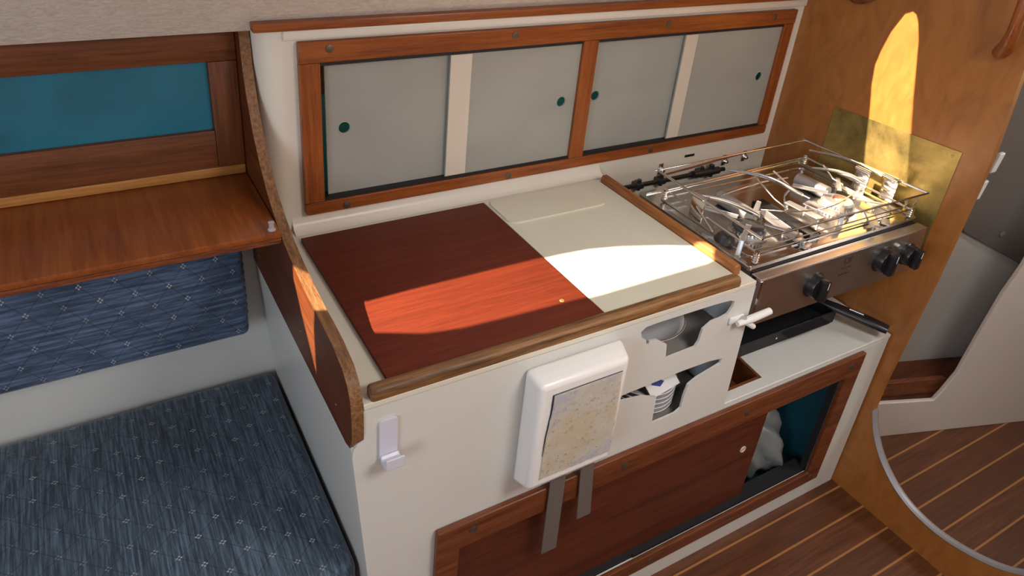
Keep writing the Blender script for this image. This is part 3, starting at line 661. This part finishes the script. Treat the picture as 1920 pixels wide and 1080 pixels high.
lt = thing('folded_leaflet', 'folded white leaflet with a blue diamond mark behind the lower slot', 'leaflet', (0.69, 0.05, 0.69))
c0 = Vector((0.694, 0.058, 0.6745)); ux = Vector((0.98, 0.15, 0.0)).normalized(); uy = Vector((-0.12, 0.80, 0.60)).normalized()
MB().obox(c0, ux * 0.046, uy * 0.044, ux.cross(uy) * 0.0012).build('sheet', M['paper'], lt)
nn = ux.cross(uy); q0 = c0 + nn * 0.0016 - uy * 0.020 - ux * 0.014
mb = MB(); vv = [mb.bm.verts.new(q0 + ux * a + uy * b) for a, b in ((-0.017, 0.002), (0.004, -0.010), (0.022, -0.004), (0.004, 0.013))]; mb.bm.faces.new(vv)
mb.build('blue_mark', M['blue_ink'], lt)
mb = MB(); q1 = c0 + nn * 0.0016 + uy * 0.020 + ux * 0.010
for k in range(4): mb.obox(q1 + ux * (0.006 * k - 0.008) + uy * (0.003 * (k % 2)), ux * 0.002, uy * 0.0035, nn * 0.0002)
mb.build('maroon_mark', M['red_ink'], lt)

# ledge tray
wt = thing('wooden_tray', 'small dark wooden lined recess in the ledge right of the crockery cabinet', 'tray', (0.965, 0.08, 0.5))
mb = MB(); z0, z1 = 0.490, 0.5605
mb.prism([[(0.8975, 0.0275), (1.0325, 0.0275), (1.0435, 0.1275), (0.8975, 0.1275)], [(0.905, 0.035), (1.026, 0.035), (1.035, 0.120), (0.905, 0.120)]], XY, (z0, z1 + 0.0005))
mb.build('tray_rim', M['brown_wood'], wt); 
MB().prism([[(0.9, 0.03), (1.03, 0.03), (1.04, 0.125), (0.9, 0.125)]], XY, (z0 - 0.004, z0)).build('tray_bottom', M['brown_wood'], wt)

# bag in the lower locker
mb = MB(); bmesh.ops.create_icosphere(mb.bm, subdivisions=4, radius=1)
for v in mb.bm.verts:
    c = v.co.copy(); k = 1 + 0.10 * math.sin(c.x * 7 + c.z * 3) * math.sin(c.y * 6 + 1) + 0.05 * math.sin(c.z * 13 + c.x * 11)
    v.co = Vector((1.255 + c.x * 0.11 * k, 0.200 + c.y * 0.15 * k, 0.0305 + max(0.0, 0.115 + c.z * 0.135 * k)))
o = mb.build('plastic_bag', M['bag'], smooth=60); tag(o, 'crumpled pale plastic bag inside the open end of the lower locker', 'bag')

# ------------------------------------------------------------------ stove
st = thing('gas_stove', 'stainless steel two burner gas stove with wire pot rails and black knobs', 'stove', (1.17, 0.2, 0.76))
SX0, SX1, SY0, SY1 = 0.884, 1.470, 0.004, 0.405
mb = MB(); mb.box(SX0 + 0.012, SX1 - 0.012, 0.037, SY1 - 0.01, 0.790, 0.9010); mb.build('body', M['steel'], st, bevel=0.002)
cp = [(SX0 + 0.004, 0.776), (SX1 + 0.022, 0.776), (SX1 + 0.006, 0.8955), (SX0, 0.8955)]
pan = MB(); pan.prism([cp], XZ, (SY0, 0.018)); pan.box(SX0, SX1 + 0.006, SY0, 0.031, 0.8957, 0.8990); cpo = pan.build('control_panel', M['steel'], st, bevel=0.0012)
mb = MB(); mb.box(SX0 + 0.13, SX1 - 0.055, 0.045, 0.36, 0.742, 0.789); mb.build('grill_box', M['dark_iron'], st, bevel=0.002)
MB().box(SX0 + 0.10, SX1 - 0.06, 0.042, 0.046, 0.752, 0.789).build('grill_front', M['steel'], st)
MB().box(SX0 - 0.0005, SX0 + 0.007, SY0 - 0.0012, 0.012, 0.777, 0.893).build('corner_strip', M['chrome'], st)
MB().box(SX0 + 0.004, SX1 - 0.004, 0.0315, 0.0365, 0.892, 0.9010).build('shadow_gap', M['black_matt'], st)
# cooktop: shallow tray with raised lip
ct = MB(); ct.prism([round_rect(SX0 - 0.004, SX1 + 0.004, 0.036, SY1, 0.008)], XY, (0.9015, 0.9085))
cto = ct.build('cooktop', M['steel_top'], st)
lip = MB(); lip.prism([round_rect(SX0 - 0.005, SX1 + 0.005, 0.036, SY1 + 0.001, 0.010), round_rect(SX0 + 0.006, SX1 - 0.006, 0.047, SY1 - 0.010, 0.010)], XY, (0.9085, 0.9125))
lip.build('cooktop_lip', M['steel_top'], st, bevel=0.0015)
lw = MB(); lw.prism([round_rect(SX0 + 0.03, SX1 - 0.03, 0.065, SY1 - 0.035, 0.02), round_rect(SX0 + 0.036, SX1 - 0.036, 0.071, SY1 - 0.041, 0.018)], XY, (0.9085, 0.9112))
lw.build('pressed_ridge', M['steel_top'], st, bevel=0.001)
# burners
def burner(cx, cy, mat, ornate):
    b0 = MB().lathe([(0, 0), (0.044, 0), (0.046, 0.004), (0.036, 0.010), (0.034, 0.014), (0, 0.014)], (cx, cy, 0.9086), (0, 0, 1), 40).build('burner', M['alu'], st, smooth=40)
    mb = MB(); mb.lathe([(0, 0), (0.036, 0), (0.038, 0.003), (0.034, 0.008), (0.010, 0.011), (0, 0.0105)], (cx, cy, 0.9228), (0, 0, 1), 40)
    mb.build('burner_cap', mat, b0, smooth=40)
    mb = MB()
    for i in range(28):
        a = 2 * math.pi * i / 28; mb.obox((cx + 0.0365 * math.cos(a), cy + 0.0365 * math.sin(a), 0.9195), Vector((math.cos(a), math.sin(a), 0)) * 0.0035, Vector((-math.sin(a), math.cos(a), 0)) * 0.0017, (0, 0, 0.004))
    mb.build('burner_teeth', M['alu'], b0)
    if ornate: MB().lathe([(0, 0), (0.016, 0), (0.014, 0.004), (0, 0.006)], (cx, cy, 0.9330), (0, 0, 1), 24).build('burner_centre', M['copper'], b0)
    return b0
B1, B2 = (0.995, 0.150), (1.322, 0.158)
burner(*B1, M['dark_iron'], False); burner(*B2, M['alu'], True)
def bar(a, b, w, h, mb):
    a, b = Vector(a), Vector(b); d = (b - a); s_ = Vector((-d.y, d.x, 0)).normalized()
    mb.obox((a + b) / 2, d / 2, s_ * w / 2, Vector((0, 0, h / 2)), 0.0012); return mb
def pan_support(cx, cy, rot, r0=0.030, r1=0.125):
    ps = None
    mb = MB()
    for k in range(4):
        a = rot + k * math.pi / 2; d = Vector((math.cos(a), math.sin(a), 0))
        p = Vector((cx, cy, 0.943)); bar(p + d * r0, p + d * r1 * 0.9, 0.011, 0.003, mb)
        e = p + d * r1 * 0.9; f_ = p + d * r1; f_.z = 0.9115; bar(e, f_, 0.011, 0.003, mb)
    return mb.build('pan_support', M['alu'], st)
pan_support(*B1, math.radians(33)); pan_support(*B2, math.radians(40))
# flat cross bars between and in front of the burners
for a, b, w_, h_ in (((1.086, 0.195, 0.925), (1.073, 0.108, 0.925), 0.026, 0.003), ((1.182, 0.202, 0.930), (1.189, 0.105, 0.930), 0.022, 0.003), ((1.228, 0.182, 0.930), (1.248, 0.085, 0.930), 0.030, 0.003),
                     ((1.347, 0.085, 0.9225), (1.300, 0.036, 0.9225), 0.022, 0.003), ((1.074, 0.100, 0.917), (1.075, 0.062, 0.917), 0.030, 0.003), ((1.068, 0.054, 0.9165), (1.072, 0.040, 0.9165), 0.036, 0.003), ((1.355, 0.056, 0.9165), (1.365, 0.040, 0.9165), 0.034, 0.003),
                     ((1.405, 0.230, 0.925), (1.400, 0.100, 0.925), 0.020, 0.003)):
    mb = MB(); bar(a, b, w_, h_, mb)
    for e in (Vector(a), Vector(b)): mb.cyl((e.x, e.y * 0.9 + 0.1 * (a[1] + b[1]) / 2, 0.9087), (e.x, e.y * 0.9 + 0.1 * (a[1] + b[1]) / 2, e.z), 0.003, 8)
    mb.build('pan_plate', M['alu'], st)
mb = MB(); bar((1.129, 0.245, 0.9165), (1.123, 0.068, 0.9165), 0.034, 0.012, mb); mb.build('black_centre_bar', M['black'], st)
for p0, p1 in (((1.042, 0.290, 0.927), (1.039, 0.190, 0.927)), ((1.329, 0.290, 0.927), (1.333, 0.200, 0.927))):
    MB().cyl(p0, p1, 0.017, 24).build('gas_tube', M['alu'], st)
MB().lathe([(0, 0), (0.030, 0), (0.024, 0.012), (0.008, 0.022), (0, 0.022)], (0.925, 0.145, 0.9087), (0, 0, 1), 24).build('cone_cap', M['dark_iron'], st)
# wire fiddle rack (two levels)
ZT, ZL = 0.978, 0.936
wr = 0.0023
TL = [(0.895, 0.040), (0.912, 0.385), (1.462, 0.392), (1.478, 0.036)]
def wire(pts, name='rack_wire', r=wr, mat=None, sm=0): return MB().tube(pts, r, 8, smooth=sm).build(name, mat or M['chrome'], st, smooth=60)
wire([(0.893, 0.040, ZT), (1.482, 0.036, ZT)], mat=M['shaded_wire']); wire([(0.895, 0.036, ZT), (0.912, 0.385, ZT)], r=0.0034); wire([(0.900, 0.385, ZT), (1.470, 0.392, ZT)]); wire([(1.462, 0.397, ZT), (1.480, 0.036, ZT)], r=0.0034)
wire([(0.905, 0.046, ZL), (1.445, 0.044, ZL)], r=0.0016, mat=M['shaded_wire']); wire([(0.908, 0.062, ZL - 0.002), (1.440, 0.060, ZL - 0.002)], r=0.0016, mat=M['shaded_wire']); wire([(0.905, 0.042, ZL), (0.925, 0.340, ZL)], r=0.003); wire([(1.445, 0.042, ZL), (1.455, 0.365, ZL)], r=0.003)
wire([(0.915, 0.345, ZL), (1.455, 0.362, ZL)]); wire([(0.915, 0.362, ZL - 0.006), (1.455, 0.380, ZL - 0.006)])
for x, y in ((0.901, 0.044), (1.450, 0.044), (0.917, 0.350), (1.458, 0.372)):
    mb = MB(); mb.cyl((x, y, 0.9147), (x, y, ZL + 0.006), 0.0055, 14)
    for k in range(4): mb.torus((x, y, 0.918 + k * 0.0055), (0, 0, 1), 0.0062, 0.0016, 16, 6)
    mb.build('rack_post', M['chrome'], st)
for x, y in ((1.005, 0.040), (1.170, 0.039), (1.395, 0.038), (1.430, 0.037)):
    wire([(x, y, ZT + 0.001), (x + 0.003, y - 0.006, ZT - 0.010), (x + 0.002, y - 0.002, ZT - 0.022)], 'rack_hook', 0.002)
# clamp plates
for x, y, lx in ((0.905, 0.235, 0.0), (1.435, 0.185, 0.0), (1.466, 0.125, 0.0)):
    mb = MB(); mb.box(x, x + 0.004, y - 0.020, y + 0.020, 0.918, ZT + 0.004, 0.001); mb.cyl((x - 0.003, y - 0.02, ZT + 0.004), (x - 0.003, y + 0.02, ZT + 0.004), 0.006, 12)
    mb.build('clamp_plate', M['chrome'], st)
# pan holding arms
def arm(a, b, bulge=0.0):
    a, b = Vector(a), Vector(b); m_ = (a + b) / 2 + Vector((0.01, 0, 0.008 + bulge))
    return MB().tube([a, m_, b], [0.0030, 0.0052, 0.0085, 0.0080, 0.005], 10, smooth=2, flat=0.6).build('pan_arm', M['chrome'], st, smooth=60)
arm((0.905, 0.262, 0.974), (0.980, 0.120, 0.972)); arm((1.110, 0.345, 0.966), (1.170, 0.158, 0.972), 0.006); arm((1.352, 0.275, 0.962), (1.398, 0.145, 0.965), 0.004)
arm((1.440, 0.355, 0.966), (1.466, 0.150, 0.974), 0.004)
for p in (((1.125, 0.262, 0.975), (1.135, 0.205, 0.945), (1.13, 0.16, 0.94)), ((1.205, 0.28, 0.975), (1.225, 0.225, 0.945), (1.235, 0.18, 0.94)), ((1.39, 0.27, 0.965), (1.385, 0.23, 0.945), (1.39, 0.20, 0.94)), ((0.903, 0.235, 0.955), (0.905, 0.185, 0.925), (0.905, 0.175, 0.918))):
    wire(p, 'bent_rod', 0.0026)
wire([(1.04, 0.165, 0.955), (1.12, 0.115, 0.957), (1.22, 0.105, 0.957), (1.30, 0.125, 0.957), (1.40, 0.150, 0.955)], 'hoop_rod', 0.002, sm=2)
wire([(1.00, 0.255, 0.955), (1.10, 0.265, 0.956), (1.18, 0.27, 0.957), (1.245, 0.262, 0.957)], 'hoop_rod', 0.002, sm=1)
# knobs
def knob(x, z, r):
    k0 = MB().lathe([(0, 0), (r, 0), (r, 0.002), (r * 0.97, 0.003), (0, 0.003)], (x, SY0 - 0.0003, z), (0, -1, 0), 32).build('knob_bezel', M['black'], st)
    kb = MB(); kb.lathe([(0, 0.003), (r * 0.92, 0.003), (r * 0.86, 0.016), (r * 0.80, 0.020), (0, 0.020)], (x, SY0, z), (0, -1, 0), 32)
    kb.obox((x, SY0 - 0.028, z), (r * 0.30, 0, 0), (0, 0.009, 0), (0, 0, r * 0.86), 0.003)
    k1 = kb.build('knob', M['black'], st, smooth=40)
    MB().obox((x, SY0 - 0.0375, z + r * 0.5), (0.001, 0, 0), (0, 0.0003, 0), (0, 0, r * 0.28)).build('pointer_mark', M['white_plastic'], k1)
knob(1.073, 0.838, 0.032); knob(1.318, 0.846, 0.034); knob(1.424, 0.835, 0.030)
mb = MB().lathe([(0, 0), (0.005, 0), (0.005, 0.006), (0, 0.007)], (1.366, SY0 - 0.0003, 0.872), (0, -1, 0), 16); mb.build('igniter_button', M['alu'], st)
# maker's mark: small square emblem and two lines of tiny lettering
mb = MB(); e0 = SY0 - 0.0006
mb.prism([rect(1.166, 1.192, 0.868, 0.884), rect(1.169, 1.181, 0.871, 0.881)], XZ, (e0, e0 + 0.0004)); mb.box(1.183, 1.190, e0 - 0.0002, e0, 0.871, 0.881)
for i, wd in enumerate((3, 5, 3, 4, 3, 5, 4)): mb.box(1.162 + i * 0.0052, 1.162 + i * 0.0052 + wd * 0.0008, e0, e0 + 0.0004, 0.854, 0.858)
for i, wd in enumerate((4, 3, 4, 2, 5, 4, 3, 4)): mb.box(1.160 + i * 0.0052, 1.160 + i * 0.0052 + wd * 0.0008, e0, e0 + 0.0004, 0.837, 0.8415)
mb.build('maker_mark', M['fabric_dark'], st)
# gimbal brackets to the ledge
MB().box(0.8738, 0.8838, 0.09, 0.13, 0.74, 0.90).build('mounting_bracket', M['steel'], st); MB().box(SX1 + 0.001, SX1 + 0.010, 0.09, 0.13, 0.80, 0.90).build('mounting_bracket', M['steel'], st)
MB().box(0.90, 1.46, 0.30, 0.33, 0.5605, 0.789).build('support_plate', M['dark_iron'], st)
# gas pipe along the wall
gp = thing('gas_pipe', 'black gas pipe with fittings along the wall behind the stove', 'pipe', (1.1, 0.52, 0.85))
MB().tube([(0.885, 0.535, 0.853), (1.10, 0.532, 0.851), (1.28, 0.535, 0.850), (1.33, 0.535, 0.846)], 0.0065, 10).build('pipe', M['black'], gp)
mb = MB()
for x in (1.000, 1.080, 1.235): MB().cyl((x, 0.532, 0.838), (x, 0.532, 0.870), 0.006, 10).box(x - 0.012, x + 0.012, 0.522, 0.5490, 0.844, 0.860, 0.002).build('pipe_clip', M['dark_iron'], gp)
mb.cyl((1.20, 0.530, 0.852), (1.30, 0.530, 0.850), 0.011, 16); mb.cyl((1.27, 0.530, 0.835), (1.27, 0.530, 0.872), 0.008, 12)
mb.build('pipe_fitting', M['dark_iron'], gp)
for x, z, lab in ((1.085, 0.880, 'chrome wall clip at the left end of the rail behind the stove'), (1.335, 0.868, 'chrome wall clip near the middle of the wall behind the stove'), (1.418, 0.869, 'shiny chrome wall clip nearest the plywood bulkhead behind the stove')):
    c_ = thing('wall_clip', lab, 'clip', (x, WY, z), 'wall clips behind the stove')
    MB().box(x - 0.008, x + 0.008, WY - 0.004, WY - 0.0003, z - 0.016, z + 0.018, 0.0015).build('clip_plate', M['chrome'], c_)
    MB().lathe([(0, 0), (0.007, 0), (0.009, 0.006), (0.004, 0.014), (0, 0.015)], (x, WY - 0.004, z), (0, -1, 0), 16).build('clip_knob', M['chrome'], c_)
o = MB().tube([(1.085, WY - 0.010, 0.864), (1.20, WY - 0.010, 0.870), (1.33, WY - 0.010, 0.880), (1.505, WY - 0.010, 0.889)], 0.0028, 8).build('wall_rod', M['copper'])
tag(o, 'thin copper coloured rod running along the wall behind the stove', 'rod')

# grill pan on the ledge
gpn = thing('grill_pan', 'black grill pan with long handle resting on the ledge under the stove', 'pan', (1.2, 0.12, 0.561))
mb = MB(); mb.box(0.960, 1.400, 0.105, 0.29, 0.5612, 0.566); mb.box(0.960, 1.400, 0.105, 0.110, 0.566, 0.600); mb.box(0.960, 0.965, 0.11, 0.29, 0.566, 0.600); mb.box(1.395, 1.400, 0.11, 0.29, 0.566, 0.600); mb.box(0.960, 1.400, 0.285, 0.29, 0.566, 0.600)
mb.build('pan_body', M['black_matt'], gpn, bevel=0.002)
MB().box(1.18, 1.34, 0.080, 0.1045, 0.592, 0.594).build('pan_lip', M['dark_iron'], gpn)
MB().cyl((1.16, 0.104, 0.585), (1.16, 0.101, 0.585), 0.003, 10).build('rivet', M['chrome'], gpn)
MB().tube([(1.375, 0.150, 0.612), (1.405, 0.090, 0.607), (1.430, 0.040, 0.604), (1.452, -0.012, 0.601)], [0.010, 0.016, 0.018, 0.0185, 0.015], 14, flat=0.75, smooth=1, up=(0, 0, 1)).build('handle', M['black'], gpn, smooth=60)
MB().tube([(1.407, 0.078, 0.6205), (1.422, 0.045, 0.6195)], 0.0022, 8).build('handle_slot', M['alu'], gpn)

# ------------------------------------------------------------------ bulkhead fittings
bp = thing('brass_splash_plate', 'aged brass splash plate screwed to the plywood bulkhead beside the stove', 'plate', (BX, 0.18, 0.85))
MB().prism([[(0.366, 1.082), (0.012, 1.092), (0.012, 0.800), (0.366, 0.800)]], YZ, (BX - 0.0022, BX - 0.0003)).build('sheet', M['brass'], bp)
for y, z in ((0.348, 1.068), (0.030, 1.076)):
    MB().lathe([(0, 0), (0.0038, 0), (0.003, 0.001), (0, 0.0014)], (BX - 0.0022, y, z), (-1, 0, 0), 12).build('screw', M['brass'], bp)
gh = thing('grab_handle', 'varnished wooden grab handle on the plywood bulkhead at the doorway', 'handle', (BX, 0.0, 1.4))
MB().tube([(BX - 0.006, 0.018, 1.335), (BX - 0.030, 0.000, 1.350), (BX - 0.050, -0.012, 1.390), (BX - 0.056, -0.012, 1.440), (BX - 0.055, -0.006, 1.500), (BX - 0.045, 0.002, 1.550), (BX - 0.005, 0.012, 1.585)], [0.016, 0.017, 0.0135, 0.012, 0.012, 0.015, 0.017], 14, smooth=2).build('grip', M['teak_z'], gh, smooth=60)
o = MB().lathe([(0, 0), (0.062, 0), (0.064, 0.006), (0.058, 0.014), (0.050, 0.018), (0, 0.018)], (BX - 0.0004, 0.395, 1.420), (-1, 0, 0), 40).build('round_wooden_base', M['teak_dark_x'])
tag(o, 'dark round wooden mount high on the plywood bulkhead near the locker', 'mount')

# forward cabin details seen through the doorway
fo = FW(f0)
def fpt(x, z): return ((Vector((x, 0, 0)) - Vector((f0[0], 0, 0))).x / t_f.x, z)
ov = [fpt(1.78, 1.20), fpt(2.6, 1.20), fpt(2.6, 0.47), fpt(2.43, 0.505), fpt(2.385, 0.510), fpt(2.36, 0.525), fpt(2.098, 0.655)]
o = MB().prism([ov], fo, (-0.012, -0.0005)).build('liner_panel', M['overlay'], bevel=0.003)
tag(o, 'grey brown trim panel screwed on the hull liner beyond the doorway', 'panel')
MB().lathe([(0, 0), (0.008, 0), (0.010, 0.003), (0, 0.005)], fo(fpt(2.242, 0)[0], 0.645, -0.0125), -n_f, 16).build('screw', M['trim_metal'], o)
for x, z, lab in ((2.095, 0.905, 'upper white clip beyond the doorway edge'), (2.080, 0.812, 'lower white clip beyond the doorway edge')):
    u0 = fpt(x, 0)[0]; mb = MB(); mb.prism([[(u0 - 0.012, z - 0.035), (u0 + 0.006, z - 0.03), (u0 + 0.014, z + 0.035), (u0 - 0.004, z + 0.03)]], fo, (-0.026, -0.013))
    o = mb.build('white_clip', M['white_plastic'], bevel=0.003); tag(o, lab, 'clip', 'white clips in the forward cabin')
ws = thing('wooden_step', 'brown wooden step board behind the low white panel beyond the doorway', 'step', (1.9, 0.07, 0.1))
MB().prism([[(-0.08, 0.150), (0.196, 0.150), (0.216, 0.205), (-0.08, 0.205)]], lambda u, v, w_: Vector(f1) + t_f * u + n_f * (0.030 + w_) + Vector((0, 0, v)), (0.0, 0.018)).build('step_board', M['teak_dark_x'], ws, bevel=0.002)
